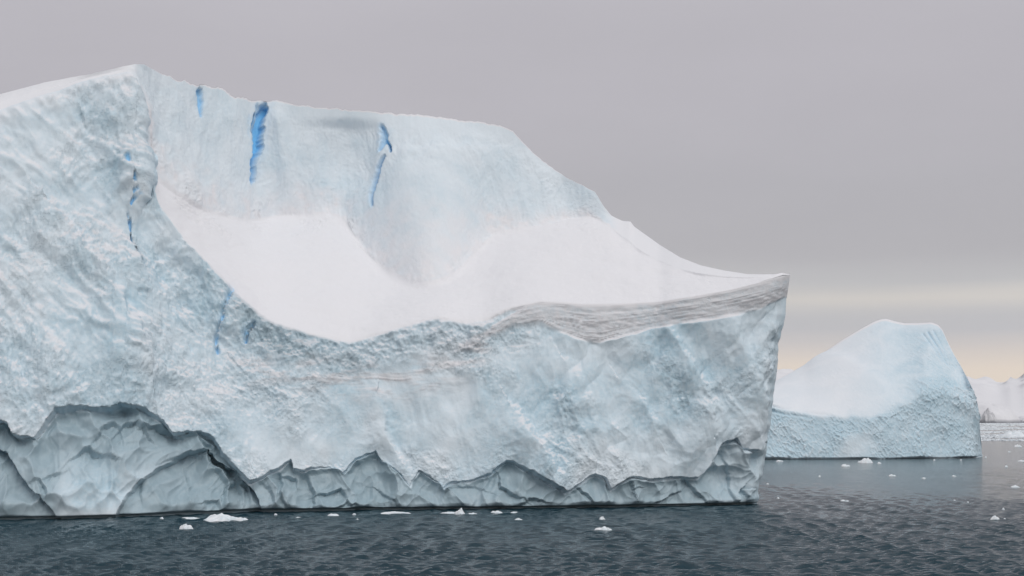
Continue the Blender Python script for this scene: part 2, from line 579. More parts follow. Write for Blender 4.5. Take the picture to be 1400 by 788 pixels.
    ARCS = [([(75, 570), (100, 563), (120, 567), (149, 567)], .8, 14), ([(151, 597), (163, 584), (177, 581), (191, 589), (197, 601)], 1.1, 12),
            ([(126, 602), (137, 588), (151, 584), (156, 596)], .9, 10), ([(97, 631), (114, 617), (129, 625), (146, 629)], 1.0, 12),
            ([(191, 589), (211, 588), (229, 603)], 1.2, 9), ([(57, 660), (72, 652), (86, 646)], .5, 8), ([(40, 663), (51, 661), (61, 677), (59, 689)], .8, 8),
            ([(257, 609), (274, 616), (286, 624)], .8, 8), ([(223, 634), (246, 627), (258, 634)], .7, 9),
            ([(263, 631), (277, 623), (283, 634), (303, 643), (314, 663), (323, 691)], 1.1, 11), ([(274, 640), (289, 654), (297, 674), (299, 700)], .9, 9),
            ([(271, 691), (289, 688), (299, 701)], .8, 7), ([(303, 674), (314, 667), (329, 669), (332, 682)], 1.0, 8), ([(182, 650), (184, 668), (186, 680)], .5, 6),
            ([(377, 646), (381, 669), (379, 681), (390, 701)], .9, 10), ([(381, 657), (401, 654), (405, 664)], .8, 8), ([(416, 650), (427, 674), (426, 692)], .9, 10),
            ([(433, 679), (464, 671), (474, 684)], 1.0, 8), ([(456, 698), (476, 689), (490, 695)], .7, 6), ([(513, 676), (527, 682), (541, 690)], .6, 8),
            ([(677, 649), (681, 671), (699, 676), (716, 686)], .9, 9), ([(707, 695), (724, 687), (745, 689)], .9, 6), ([(786, 666), (797, 680), (806, 694)], .8, 8),
            ([(886, 694), (914, 680), (930, 672)], .8, 8), ([(937, 657), (949, 674), (963, 686)], .9, 10), ([(1009, 691), (1016, 669), (1020, 688)], .8, 6),
            ([(857, 654), (863, 674), (871, 671)], .6, 7), ([(800, 655), (811, 650), (831, 665)], .6, 7), ([(360, 668), (368, 676), (372, 692)], .6, 7),
            ([(985, 625), (1000, 650), (1003, 690)], .6, 10), ([(620, 672), (650, 668), (668, 676)], .4, 10)]
    for pts, a_, w_ in ARCS:
        d_, s_, t_ = line_dist(jx, jy, pts)
        ends = np.sin(np.pi * np.clip(0.06 + 0.88 * t_, 0, 1)) ** 0.6
        shell = shell - a_ * ends * 1.25 * np.where(s_ > 0, np.exp(-(d_ / 1.2) ** 2), np.exp(-d_ / (1.3 * w_))) + 0.5 * a_ * ends * np.exp(-((d_ - 3) / 4.0) ** 2) * (s_ > 0)
    Qs = np.stack([(qx - 0.5 * qz) / 1.9, (qz + 0.2 * qx) / 2.6], -1)
    g1, g2, gid = cells(Qs, 9.1)
    shell = shell + 0.9 * g1
    ribs = 0.10 * fbm(np.stack([qx * 1.1 + 3 * f1, qz * 0.25, f1 * 4], -1), 2, off=1.0)

    # --- relief of the cliff
    Wq = Wp + warp
    big = fbm(Wp * np.array([0.05, 0.05, 0.04]), 3, off=4.4)
    mid = ridged(Wq * np.array([0.16, 0.16, 0.10]), 3, 0.5, off=7.7)
    crum = ridged((Wp + warp * 0.5) * np.array([0.42, 0.42, 0.30]), 3, 0.55, off=2.9)
    fine = fbm(Wp * 1.7, 3, 0.6, off=0.7)
    left = 1 - sstep(300, 480, px)
    soft_mid = fbm(Wq * np.array([0.17, 0.17, 0.08]), 3, 0.45, off=27.7)
    crisp = sstep(-0.25, 0.45, fbm(Wp * np.array([0.06, 0.06, 0.07]), 3, off=57.0) + 0.22 * left - 0.12 * sstep(640, 760, px))
    rel = 1.5 * big + (0.16 + 0.20 * crisp) * mid + 0.45 * soft_mid + (0.025 + 0.16 * crisp) * crum + (0.015 + 0.105 * crisp) * fine
    rel = rel + 0.55 * (0.35 + 0.65 * right) * crest_r ** 2 * (0.4 + 0.6 * crisp)
    along, across = Wp[..., 0] - Wp[..., 2], Wp[..., 0] + Wp[..., 2]
    rel = rel + left * 0.55 * ridged(np.stack([along * 0.05, 0.05 * Wp[..., 1], across * 0.16], -1) + 0.25 * warp * 0.3, 3, 0.5, off=46.0) * sstep(560, 470, py)
    # vertical plates peeling off the right-hand face
    C1 = np.stack([(lx + 2.0 * fbm(Wp * 0.13, 2, off=33.0) - 0.35 * Wp[..., 2]) / 4.6, (Wp[..., 2] + 2.5 * fbm(Wp * 0.1, 2, off=77.0)) / 9.0], -1)
    h1, h2, hid = cells(C1, 20.0)
    plates = 1.5 * (0.35 - h1)
    rel = rel + right * 0.75 * plates + (1 - right) * 0.25 * plates

    # melt cups and runnels on the right-hand face
    runnel = fbm(np.stack([lx * 0.75 + 0.2 * fbm(Wp * 0.2, 1, off=7.0), 0 * px, Wp[..., 2] * 0.09], -1), 2, 0.5, off=34.0)
    rel = rel + right * (0.26 * g1 * sstep(-0.1, 0.4, fbm(Wp * 0.08, 2, off=58.0)) + 0.13 * runnel * sstep(-0.2, 0.3, fbm(Wp * 0.07, 2, off=59.0)))

    def ridge(pts, amp, width, skew=1.0):
        d, s, a = line_dist(jx, jy, pts)
        w = np.where(s > 0, width, width * skew)
        return amp * np.exp(-(d / w) ** 2) * np.sin(np.pi * np.clip(0.1 + 0.8 * a, 0, 1)) ** 0.5

    rel = rel + ridge([(70, 288), (98, 326), (132, 370), (160, 415), (176, 462), (198, 525)], 2.2, 10, 4.0)
    rel = rel + ridge([(20, 330), (30, 300), (60, 285)], -0.9, 8, 1.5)
    rel = rel + ridge([(186, 120), (180, 180), (188, 240), (230, 318), (300, 395)], 1.6, 16, 2.0)
    rel = rel + ridge([(120, 190), (150, 260), (215, 330), (260, 420), (300, 470)], -2.0, 22, 1.6)
    rel = rel + ridge([(55, 480), (85, 530), (110, 560)], 1.2, 18, 2.0)
    rel = rel + ridge([(270, 500), (300, 560), (330, 620)], 1.4, 16, 2.5)
    rel = rel + ridge([(520, 540), (525, 590), (545, 630), (560, 655)], 1.3, 7, 3.0)
    rel = rel + ridge([(700, 560), (730, 610), (765, 660)], 1.5, 8, 3.5)
    rel = rel + ridge([(905, 440), (935, 490), (960, 535), (970, 590)], 1.7, 9, 3.0)
    rel = rel + ridge([(850, 520), (880, 560), (900, 600)], 1.0, 8, 2.5)
    rel = rel + ridge([(770, 500), (800, 560), (810, 620)], 0.9, 10, 2.5)
    rel = rel + ridge([(1000, 440), (1030, 520), (1040, 600)], 1.3, 12, 2.0)
    rel = rel + ridge([(390, 500), (400, 560), (420, 620)], 0.9, 14, 2.0)

    # --- layered old snow under the rim, on the right; rubble under the rim, in the middle
    band_bot = np.interp(px, [590, 640, 700, 740, 770, 800, 820, 850, 900, 950, 1000, 1040, 1080], [505, 476, 446, 441, 456, 467, 469, 461, 448, 440, 432, 422, 404])
    band_top = np.interp(px, [590, 640, 660, 690, 715, 740, 1080], [498, 466, 456, 436, 422, 400, 370])
    band_b = band_bot + 2.0 * fbm(Wp * 0.3, 2, off=15.0)
    bsoft = 1.5 + 5 * (1 - sstep(720, 800, px))
    band = (1 - sstep(-bsoft, bsoft, py - band_b)) * sstep(band_top - 3, band_top + 3, py) * sstep(600, 690, px) * front
    bfrac = (py - ry[None]) / np.maximum(band_bot - ry[None], 6)
    lay = bfrac * 9 + 0.16 * fbm(Wp * np.array([0.10, 0.10, 0.25]), 3, off=61.0)
    strat = fbm(np.stack([Wp[..., 0] * 0.008, 0 * px, lay * 1.2], -1), 3, 0.8, off=5.0)
    saw = np.clip(0.5 + 0.9 * strat, 0, 1)
    layers = 0.10 * strat * (0.5 + sstep(-0.2, 0.4, fbm(Wp * np.array([0.1, 0.1, 0.5]), 3, off=37.0))) + 0.12 * fbm(Wp * np.array([0.5, 0.5, 1.6]), 3, off=18.0)
    dusty_mid = np.exp(-((py - np.interp(px, [320, 400, 480, 560, 620, 680], [505, 508, 516, 522, 500, 470])) / 24) ** 2) * sstep(300, 370, px) * (1 - sstep(640, 720, px)) * front
    dusty_mid = dusty_mid * sstep(-0.35, 0.35, fbm(Wp * np.array([0.12, 0.12, 0.5]), 3, off=70.0))
    lay2 = (py - 500) / 4.4 + 2.5 * fbm(Wp * np.array([0.1, 0.1, 0.3]), 3, off=62.0)
    saw2 = lay2 - np.floor(lay2)
    strat2 = sstep(-0.2, 0.5, fbm(np.stack([Wp[..., 0] * 0.05, 0 * px, Wp[..., 2] * 1.5 + 0.8 * fbm(Wp * 0.1, 2, off=6.0)], -1), 3, 0.7, off=13.0))
    rubble = sstep(300, 350, px) * (1 - sstep(650, 700, px)) * sstep(-1, 4, rim_d) * (1 - sstep(30, 60, rim_d)) * front
    rub = 0.35 * ridged(Wp * 0.34, 3, 0.5, off=14.0) + 0.5 * fbm(Wp * 0.5, 3, 0.55, off=29.0) + 0.07 * ridged(Wp * 1.1, 2, 0.5, off=15.0)

    cliff_rel = rel * (1 - 0.75 * hollow) * (1 - 0.85 * band) + band * layers + dusty_mid * (0.10 * strat2 + 0.08 * saw2 * (1 - sstep(0.8, 1, saw2))) + rubble * rub
    # the band stands slightly proud of the ice under it
    cliff_rel = cliff_rel + 0.2 * band * (px > 640)
    hollow_rel = hollow * (shell * 0.8 + ribs) * sstep(0.0, 6.0, below)
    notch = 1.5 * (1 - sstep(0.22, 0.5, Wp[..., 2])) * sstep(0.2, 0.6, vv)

    # --- snow bowl and headwall
    snow_rel = 0.55 * fbm(Wp * np.array([0.07, 0.07, 0.07]), 3, off=81.0) + 0.05 * fbm(Wp * np.array([0.8, 0.35, 0.8]), 3, off=83.0)
    lumps = sstep(0.05, 0.5, fbm(Wp * 0.11, 2, off=82.0)) * sstep(2.45, 2.8, vv) * (1 - 0.6 * sstep(450, 650, px))
    snow_rel = snow_rel + lumps * (0.16 * ridged(Wp * 0.8, 3, 0.55, off=84.0)) + 0.05 * fbm(Wp * np.array([0.25, 0.9, 0.9]), 2, off=85.0)
    fl = fbm(Wp * np.array([0.22, 0.2, 0.05]), 4, 0.55, off=91.0)
    apron = sstep(95, 40, np.hypot((px - 585) / 1.0, (py - 300) / 1.15))
    wall_rel = (0.9 * big + 0.42 * fl + 0.10 * ridged(Wq * np.array([0.5, 0.4, 0.22]), 3, off=95.0)) * (1 - 0.8 * apron) + 0.05 * fine
    rough_bits = sstep(0.15, 0.5, fbm(Wp * 0.10, 2, off=98.0)) * sstep(3.3, 3.05, vv) * wall
    wall_rel = wall_rel + 0.25 * rough_bits * ridged(Wp * 0.9, 2, off=99.0) * (1 - apron)

    # --- crevasses and steps in the headwall; open cracks in the cliff
    blue = np.zeros_like(px)
    crev = np.zeros_like(px, int)
    dent = np.zeros_like(px)

    def crevasse(i, pts, wid, depth, col=1.0, soft=0.0):
        nonlocal blue, crev, dent
        jw = 0.7 * min(1.0, np.max(wid) / 6.0)
        d, s, a = line_dist(px + jw * (jx - px), py + jw * (jy - py), pts)
        w = np.interp(a, np.linspace(0, 1, len(wid)), wid) * (1 + 0.5 * fbm(Wp * 0.8, 2, off=i))
        k = 1 - sstep(w * 0.75, w * 0.8 + 1.3, d)
        whole = k
        if i in (7, 8, 9, 10):
            k = k * sstep(-0.25, 0.1, fbm(Wp * 0.8, 2, off=5.0 + i))
        kd = np.where(s < 0, np.maximum(k, (1 - sstep(0, 1, d / (w * 2.4 + 2))) ** 1.3), k) if soft else k
        dent = np.minimum(dent, -depth * kd)
        blue = np.maximum(blue, col * k * (1 - 0.65 * (s < 0) * np.clip(d / (w + 0.5), 0, 1)))
        if soft:
            blue = np.maximum(blue, soft * (1 - sstep(0, 1, d / (w * 3.2 + 4))) * np.where(s < 0, 1, 0.3))
        crev = np.where(whole > 0.45, i, crev)

    crevasse(1, [(362, 151), (357, 170), (356, 195), (352, 222), (349, 247)], [5.6, 4.8, 3.6, 2.6, 1.0], 2.4, 0.9, 0.5)
    crevasse(13, [(349, 156), (347, 172), (350, 196)], [1.2, 1.6, 0.7], 2.0, 0.85)
    crevasse(2, [(524, 173), (527, 184), (523, 196), (519, 204)], [2.0, 4.0, 4.0, 1.5], 1.2, 0.55, 0.40)
    crevasse(3, [(526, 188), (532, 198), (534, 207)], [1.2, 1.2, 0.9], 1.6, 0.9, 0.0)
    crevasse(4, [(526, 215), (517, 228), (511, 250), (508, 268), (509, 281)], [0.9, 1.6, 2.2, 1.7, 0.9], 1.6, 0.85, 0.3)
    crevasse(5, [(275, 124), (277, 138), (277, 158)], [2.4, 2.2, 0.8], 1.0, 0.65, 0.25)
    crevasse(6, [(172, 222), (173, 229)], [1.5, 1.2], 0.6, 0.75)
    crevasse(7, [(178, 244), (181, 260), (184, 272), (179, 280)], [1.6, 1.5, 2.0, 1.0], 0.8, 0.75)
    crevasse(8, [(176, 285), (180, 305), (182, 330), (189, 358), (192, 376)], [1.8, 1.6, 1.2, 1.4, 0.8], 1.0, 0.55)
    crevasse(9, [(318, 396), (308, 420), (302, 442), (296, 462), (299, 480)], [2.5, 2.2, 2.4, 1.6, 1.0], 0.8, 0.55, 0.2)
    crevasse(10, [(347, 446), (338, 456), (336, 468)], [2.0, 3.2, 1.6], 0.9, 0.6, 0.2)
    # crevasse(11, [(713, 206), (720, 210)], [0.7, 1.0], 0.7, 0.6)
    # crevasse(12, [(315, 143), (324, 149)], [0.7, 0.8], 0.5, 0.45)
    ledge_d, ledge_s, ledge_a = line_dist(jx, jy, [(395, 190), (450, 180), (505, 172), (526, 172), (560, 195), (620, 202), (690, 205)])
    step = np.where(ledge_s < 0, 1, 0) * np.exp(-ledge_d / 38) * wall
    wall_rel = wall_rel - 0.0 * step
    rise = sstep(520, 535, px) * (1 - sstep(650, 730, px)) * sstep(194, 210, py + 3 * fbm(Wp * 0.15, 2, off=16.0)) * (1 - sstep(250, 330, py)) * wall
    hollow_w = (1 - sstep(505, 524, px + 0.15 * (py - 190))) * sstep(400, 470, px) * sstep(158, 175, py) * (1 - sstep(210, 275, py)) * wall
    rib_w = np.exp(-((px - np.interp(py, [150, 200, 280], [378, 385, 392])) / 14) ** 2) * sstep(300, 230, py) * wall
    block_r = sstep(690, 710, px) * wall
    wall_rel = wall_rel + 0.35 * rise - 1.4 * hollow_w + 1.3 * rib_w

    notip = 1 - sstep(1066, 1080, P)[None]
    skyw = 1 - 0.88 * sstep(3.8, 4.0, vv) * (1 - sstep(4.0, 4.3, vv))
    disp = front * (cliff_rel + hollow_rel) + bowl * snow_rel + wall * wall_rel * skyw * (1 - 0.93 * sstep(800, 850, P)[None]) + dent * (front + wall)
    rimw = np.exp(-((vv - 2.0) / 0.035) ** 2)
    disp = disp * (1 - 0.85 * sstep(2.0, 2.04, vv) * (1 - sstep(150, 185, P))[None])
    disp = disp * (1 - 0.55 * rimw * (px > 690)) * (0.12 + 0.88 * notip)
    G2 = G + N * disp[..., None]
    G2[..., 1] += (cut * low_front + notch * (vv < 2)) * (0.3 + 0.7 * notip)
    G2[..., 0] += (sstep(1010, 1078, P)[None] * front * (1 - sstep(1.75, 1.97, vv))) * (0.9 * fbm(np.stack([0 * px, 0 * px, Wp[..., 2] * 0.16], -1), 3, 0.5, off=88.0))
    # a small rough crest along the skyline
    crest = np.exp(-((vv - 4.0) / 0.05) ** 2) * (sstep(200, 260, px) * (1 - sstep(820, 860, px)) + 0.06)
    G2[..., 2] += crest * ((0.3 + 0.6 * (px < 340)) * fbm(Wp * np.array([0.5, 0.05, 0.05]), 3, off=66.0))
    # the back meets the front along the prow: same heights, same points
    fr = (v <= 2.0)
    zf = np.maximum.accumulate(G2[fr, -1, 2])
    bk = np.where(v >= 4.0)[0]
    for c in (0, 1):
        tgt = np.interp(G2[bk, -1, 2], zf, G2[fr, -1, c])
        G2[bk, :, c] += (tgt - G2[bk, -1, c])[:, None] * sstep(1020, 1080, P)[None]
    N2 = grid_normals(G2)
    if N2[100, 600, 1] > 0:
        N2 = -N2
    N2 = np.where(np.isfinite(N2), N2, N)

    slope = N2[..., 2]
    patch = sstep(-0.25, 0.45, fbm(Wp * np.array([0.06, 0.06, 0.045]), 4, 0.6, off=23.0))
    tint = front * (0.30 + 0.45 * patch) + wall * (0.05 + 0.22 * patch) + rubble * 0.35 + 0.25 * front * sstep(420, 520, py) * right * (1 - sstep(520, 640, py))
    tint = tint + 0.05 * apron * wall
    snow_edge = fbm(Wp * 0.35, 3, off=44.0)
    snow = np.clip(sstep(1.974, 1.992, vv + 0.012 * snow_edge) * (vv < 3.02) * sstep(212, 240, P)[None] + (vv > 3.99), 0, 1)
    snow = np.maximum(snow, 0.9 * (vv > 2) * (1 - sstep(140, 165, P))[None])
    snow = np.maximum(snow, wall * (1 - sstep(-0.02, 0.10, vv - 3.0 + 0.3 * snow_edge + 0.05 * fbm(Wp * 1.3, 2, off=3.0))))
    snow = np.maximum(snow, wall * (0.75 + 0.15 * apron) * (1 - sstep(0.0, 0.42 + 0.25 * apron, vv - 3.0 + 0.16 * snow_edge)))
    snow = np.maximum(snow, wall * sstep(815, 850, px) * 0.95)
    snow = np.maximum(snow, 0.10 * wall)
    snow = np.maximum(snow, 0.85 * front * sstep(0.45, 0.75, slope) * (1 - hollow))
    snow = np.maximum(snow, sstep(40, 0, rim_d) * (P[None] < 150) * front * 0.5)
    dirt = np.clip(band * 0.95 + 0.9 * dusty_mid, 0, 1)
    line = np.clip(0.7 * band * sstep(0.48, 0.85, saw + 0.25 * fbm(Wp * np.array([0.7, 0.7, 1.4]), 3, 0.6, off=28.0)) * (0.25 + 0.75 * sstep(-0.3, 0.3, fbm(Wp * np.array([0.15, 0.15, 0.6]), 2, off=25.0))) + 0.62 * dusty_mid * strat2 * sstep(-0.35, 0.25, fbm(Wp * np.array([0.5, 0.5, 1.2]), 3, 0.6, off=38.0)) + 0.10 * rubble, 0, 1)
    polish_shade = hollow * sstep(2.0, 6.0, below) * np.clip(1.0 - 0.85 * (sstep(0.25, 0.8, hfrac) * sstep(60, 90, px) * (1 - lip2) * (1 - sstep(200, 330, px))), 0, 1)
    polish_shade = np.clip(polish_shade * (1 - 0.5 * sstep(955, 985, px)) + 0.4 * rubble * patch, 0, 1)
    polish_shade = np.maximum(polish_shade, (notch > 0.5) * (vv < 2))  # shadow line along the waterline notch, painted in with the dark polished-ice colour
    rough = np.clip(front * (0.3 + 0.7 * crisp) * (1 - 0.88 * hollow) * (1 + 0.4 * rubble) + bowl * 0.10 + wall * (0.13 * (1 - 0.8 * apron)) + 0.1, 0, 1.4)

    root = empty('iceberg', (float(water[:, 0].mean()), float(water[:, 1].mean()), 0.0),
                 label='huge blue-white iceberg with a snow-filled hollow and a pointed prow, filling the left', cat='iceberg')
    pid = np.zeros_like(px, int)
    names = {1: ('ice_cliff', None), 2: ('snow_slope', None), 3: ('headwall', None), 4: ('layered_snow_band', None), 5: ('back_slope', None)}
    pid[:] = 1
    pid[(vv >= 2) & (vv < 3)] = 2
    pid[(vv >= 3) & (vv < 4)] = 3
    pid[(vv >= 2) & (vv < 4) & (P[None] < 150)] = 1
    pid[vv >= 4] = 5
    pid[(band > 0.5) & (vv < 2)] = 4
    cusps = [-400, 47, 343, 401, 473, 564, 606, 771, 833, 957, 1100]
    for k in range(len(cusps) - 1):
        m = (hollow > 0.5) & (px >= cusps[k]) & (px < cusps[k + 1]) & (vv > 1) & (vv < 2)
        pid[m] = 10 + k
        names[10 + k] = ('wave_cut_hollow', None)
    for i in range(1, 14):
        pid[(crev == i) & (vv < 4) & (vv > 1)] = 40 + i
        names[40 + i] = ('blue_crevasse', None)
    emit_parts(G2, N2, pid, names, root, dict(tint=np.clip(tint, 0, 1), snow=snow, dirt=dirt, line=line, polish_shade=polish_shade, blue=np.clip(blue, 0, 1), rough=rough), M_ICE)
    return root


great_iceberg()


# ------------------------------------------------------------------ the second iceberg
def second_iceberg():
    P = np.concatenate([np.arange(940, 1040, 4.0), np.arange(1040, 1385.1, 0.9), [1385.0]])
    P = np.unique(np.minimum(P, 1385.0))
    wx, wy = rail([(940, 940, 627.0), (1050, 1050, 628.3), (1200, 1200, 628), (1300, 1300, 627), (1335, 1330, 626.4), (1360, 1339, 625.6), (1385, 1342, 624.2)], P)
    D0 = smooth1(water_depth(wx, wy), 12)
    water = np.stack([ray(wx, 0 * wx + 574)[0] * D0, D0, 0 * D0], -1)
    keel = water + np.array([0, 2.0, -6.0])
    bx, by = rail([(940, 940, 610), (985, 985, 560), (1050, 1050, 549), (1075, 1075, 557), (1100, 1100, 564), (1130, 1130, 567.5), (1160, 1160, 569), (1195, 1195, 566), (1220, 1220, 560), (1245, 1245, 548), (1265, 1265, 533),
                   (1285, 1283, 534), (1305, 1303, 543), (1320, 1318, 550), (1335, 1329, 556), (1350, 1335, 562), (1360, 1338, 575), (1385, 1342.3, 621)], P)
    bx, by = smooth1(bx, 6), smooth1(by, 6)
    Db = smooth1(next_depth(bx, by, water, rail([(940, 3.0), (1200, 3.2), (1300, 4), (1385, 9)], P)[0]), 10)
    brow = at_depth(bx, by, Db)
    sx, sy = rail([(940, 940, 606), (985, 985, 552), (1030, 1030, 533), (1050, 1050, 525), (1065, 1065, 518), (1100, 1100, 499), (1125, 1125, 483), (1150, 1150, 466), (1180, 1180, 448),
                   (1195, 1195, 440), (1205, 1205, 436.5), (1212, 1212, 436), (1222, 1222, 439), (1235, 1235, 442), (1255, 1255, 442), (1275, 1273, 441), (1285, 1282, 444), (1295, 1288, 450),
                   (1305, 1296, 468), (1315, 1304, 484), (1325, 1313, 499), (1335, 1322, 516), (1345, 1330, 532), (1352, 1334, 546), (1360, 1338, 572), (1372, 1341, 600), (1385, 1342.5, 620)], P)
    sx, sy = smooth1(sx, 3), smooth1(sy, 3)
    Ds = smooth1(rail([(940, 552), (1000, 572), (1100, 592), (1210, 600), (1290, 592), (1330, 575), (1360, 552), (1385, 545)], P)[0], 20)
    Ds = np.maximum(Ds, Db + 0.2)
    sky = at_depth(sx, sy, Ds)
    th = np.sqrt(np.clip((1385 - P) / 200, 0, 1)) * np.sqrt(np.clip((P - 940) / 120, 0, 1))
    back_top = sky + np.stack([0 * P, 30 * th, -10 * th], -1)
    back_low = np.stack([water[:, 0] * (1 + 0.1 * th), water[:, 1] + 130 * th, 0 * P - 6], -1)
    G, v = loft([keel, water, brow, sky, back_top, back_low], [4, 100, 130, 8, 10])
    vv = v[:, None] + 0 * P[None]
    wgt = np.where((v > 1.02) & (v < 2.9), 1.0, 0.0)[:, None, None] * (1 - sstep(1365, 1385, P))[None, :, None]
    G = relax(G, 30, wgt)
    N = grid_normals(G)
    if N[50, 200, 1] > 0:
        N = -N
    px, py = project(G)
    Wp = G.astype(np.float32)
    rag0 = fbm(Wp * 0.12, 3, off=14.0)
    face = sstep(1.0, 1.04, vv) * (1 - sstep(1.86, 2.06, vv + 0.07 * rag0))
    cap = sstep(1.86, 2.06, vv + 0.07 * rag0) * (1 - sstep(2.96, 3.0, vv))
    rag = fbm(Wp * 0.05, 3, off=4.0)
    # dimples
    lx = Wp[..., 0] + 0.25 * Wp[..., 1]
    Q = np.stack([(lx + 0.5 * Wp[..., 2]) / 1.25, (Wp[..., 2] + 0.15 * Wp[..., 1] - 0.4 * lx) / 1.8], -1) + 0.6 * np.stack([fbm(Wp * 0.5, 3, off=1.), fbm(Wp * 0.5, 3, off=5.)], -1)
    f1, f2, cid = cells(Q, 2.0)
    Q2 = np.stack([lx / 3.6, (Wp[..., 2] + 0.2 * Wp[..., 1]) / 4.4], -1) + 0.3 * np.stack([fbm(Wp * 0.2, 2, off=11.), fbm(Wp * 0.2, 2, off=15.)], -1)
    k1, k2, kid = cells(Q2, 5.0)
    upper = cap * np.clip(0.10 + 0.35 * sstep(1200, 1300, px) * sstep(440, 470, py) + 0.6 * sstep(1230, 1290, px) * sstep(505, 535, py), 0, 1)
    smooth_patch = np.exp(-(((px - 1175) / 26) ** 2 + ((py - 610) / 20) ** 2) ** 2)
    dm = (face * (1 - 0.9 * smooth_patch) + upper)
    disp = dm * (0.5 + 0.9 * sstep(-0.4, 0.4, fbm(Wp * 0.09, 3, off=17.0))) * (0.75 * f1 + 0.40 * k1) + face * 1.2 * fbm(Wp * 0.06, 3, off=8.0) + cap * 0.9 * fbm(Wp * 0.035, 2, off=12.0) * (1 - sstep(2.7, 3.0, vv))
    # spur running down from the summit, groove near the brow, scratches on the right shoulder
    d, s, a = line_dist(px, py, [(1118, 488), (1150, 493), (1185, 512), (1215, 535), (1235, 548)])
    disp = disp + 1.4 * np.exp(-(d / np.where(s > 0, 10, 26)) ** 2) * cap * (1 - a)
    d, s, a = line_dist(px, py + 2 * rag, [(1050, 553), (1080, 559), (1110, 565), (1135, 568)])
    disp = disp - 1.4 * np.exp(-(d / 2.2) ** 2) * (1 - 0.7 * a)
    d, s, a = line_dist(px, py + 2 * rag, [(1050, 562), (1080, 568), (1105, 572)])
    disp = disp - 0.9 * np.exp(-(d / 2.0) ** 2) * (1 - 0.8 * a)
    groove = 0
    for off in (0, 7, 14):
        d, s, a = line_dist(px, py, [(1262 + off, 456 - off * 0.3), (1278 + off * 0.8, 478 - off * .3), (1293 + off * 0.4, 500)])
        groove = np.maximum(groove, np.exp(-(d / 1.3) ** 2) * (1 - 0.7 * a) * (1.0 if off == 7 else 0.6))
    disp = disp - 0.8 * groove
    notch = -1.0 * (1 - sstep(0.2, 0.7, Wp[..., 2])) * (vv < 1.5)
    disp = (disp + notch) * (1 - sstep(1355, 1385, P))[None]
    G2 = G + N * disp[..., None]
    N2 = grid_normals(G2)
    if N2[50, 200, 1] > 0:
        N2 = -N2
    patch = sstep(-0.3, 0.4, fbm(Wp * 0.04, 3, off=31.0))
    tint = face * (0.50 + 0.3 * patch - 0.35 * smooth_patch) + cap * (0.16 + 0.25 * sstep(1140, 1230, px) + 0.2 * patch * upper) + 0.5 * dm * sstep(0.1, 0.45, 0.6 - f1)
    snow = np.clip(cap * (0.66 - 0.4 * sstep(1140, 1230, px) - upper) + (vv > 2.97), 0, 1)
    z = 0 * px
    root = empty('iceberg', (float(water[:, 0].mean()), float(water[:, 1].mean()), 0.0),
                 label='smooth dome-backed iceberg with a dimpled blue front, behind the prow on the right', cat='iceberg')
    pid = np.where(vv < 2, 1, np.where(vv < 3, 2, 3))
    emit_parts(G2, N2, pid, {1: ('dimpled_face', None), 2: ('snow_cap', None), 3: ('back_slope', None)}, root,
               dict(tint=np.clip(tint, 0, 1), snow=snow, dirt=z, line=z, polish_shade=z + 0.12 * face, blue=np.clip(0.1 * groove, 0, 1), rough=0.2 * face + 0.12 * cap), M_ICE)
    return root


second_iceberg()


# ------------------------------------------------------------------ sea
def sea():
    fine_a = np.radians(np.linspace(-31, 31, 780))
    rest = np.radians(np.linspace(31, 329, 46)[1:-1])
    A = np.concatenate([fine_a, rest])
    Rr = np.concatenate([np.linspace(6, 100, 10), np.geomspace(112, 640, 640), np.geomspace(660, 60000, 46)])
    aa, rr = np.meshgrid(A, Rr)
    X, Y = rr * np.sin(aa), rr * np.cos(aa)
    P3 = np.stack([X, Y, 0 * X], -1)
    rs = np.random.RandomState(3)
    Z = 0 * X
    calm = sstep(-0.45, 0.25, fbm(np.stack([X * 0.012, Y * 0.010, 0 * X], -1), 3, off=5.5))
    wx_, wy_ = X + 2 * perlin(P3 * 0.05), Y + 2 * perlin(P3 * 0.05 + 9)
    cell = rr * 0.0028
    for i in range(46):
        lam = 0.5 * (2.1 / 0.5) ** rs.rand()
        th = rs.normal(0.10, 0.32)
        k = 2 * math.pi / lam
        amp = 0.030 * lam * (0.5 + rs.rand())
        fade = np.clip((lam / (2.2 * cell) - 0.6) / 1.2, 0, 1)
        Z += fade * amp * np.sin(k * (wx_ * math.sin(th) + wy_ * math.cos(th)) + rs.rand() * 6.28)
    Z *= (0.45 + 0.55 * calm) * (1 - sstep(420, 640, rr))
    Z *= 1 - sstep(np.radians(25), np.radians(30.5), np.abs((aa + np.pi) % (2 * np.pi) - np.pi))
    V = np.stack([X, Y, Z], -1).reshape(-1, 3)
    R, C = X.shape
    q = np.arange(R * C).reshape(R, C)
    qn = np.roll(q, -1, axis=1)
    quads = np.stack([q[:-1], q[1:], qn[1:], qn[:-1]], -1).reshape(-1, 4)
    V = np.concatenate([V, [[0, 0, 0]]])
    tri = np.stack([np.full(C, R * C), q[0], qn[0]], -1)
    m, n, l, b = new_mat('sea_water')
    b.inputs['Base Color'].default_value = (0.006, 0.034, 0.050, 1)
    b.inputs['Roughness'].default_value = 0.10
    b.inputs['IOR'].default_value = 1.333
    bp = nd(n, 'ShaderNodeBump')
    bp.inputs['Strength'].default_value = 0.9
    bp.inputs['Distance'].default_value = 0.24
    h = math2(n, l, 'ADD', noise(n, l, 1.5, 5, 0.65, (1, 1.0, 1)), 0.0)
    l.new(h, bp.inputs['Height'])
    l.new(bp.outputs['Normal'], b.inputs['Normal'])
    return mesh_obj('sea', V, [quads, tri], m, kind='structure')


sea()

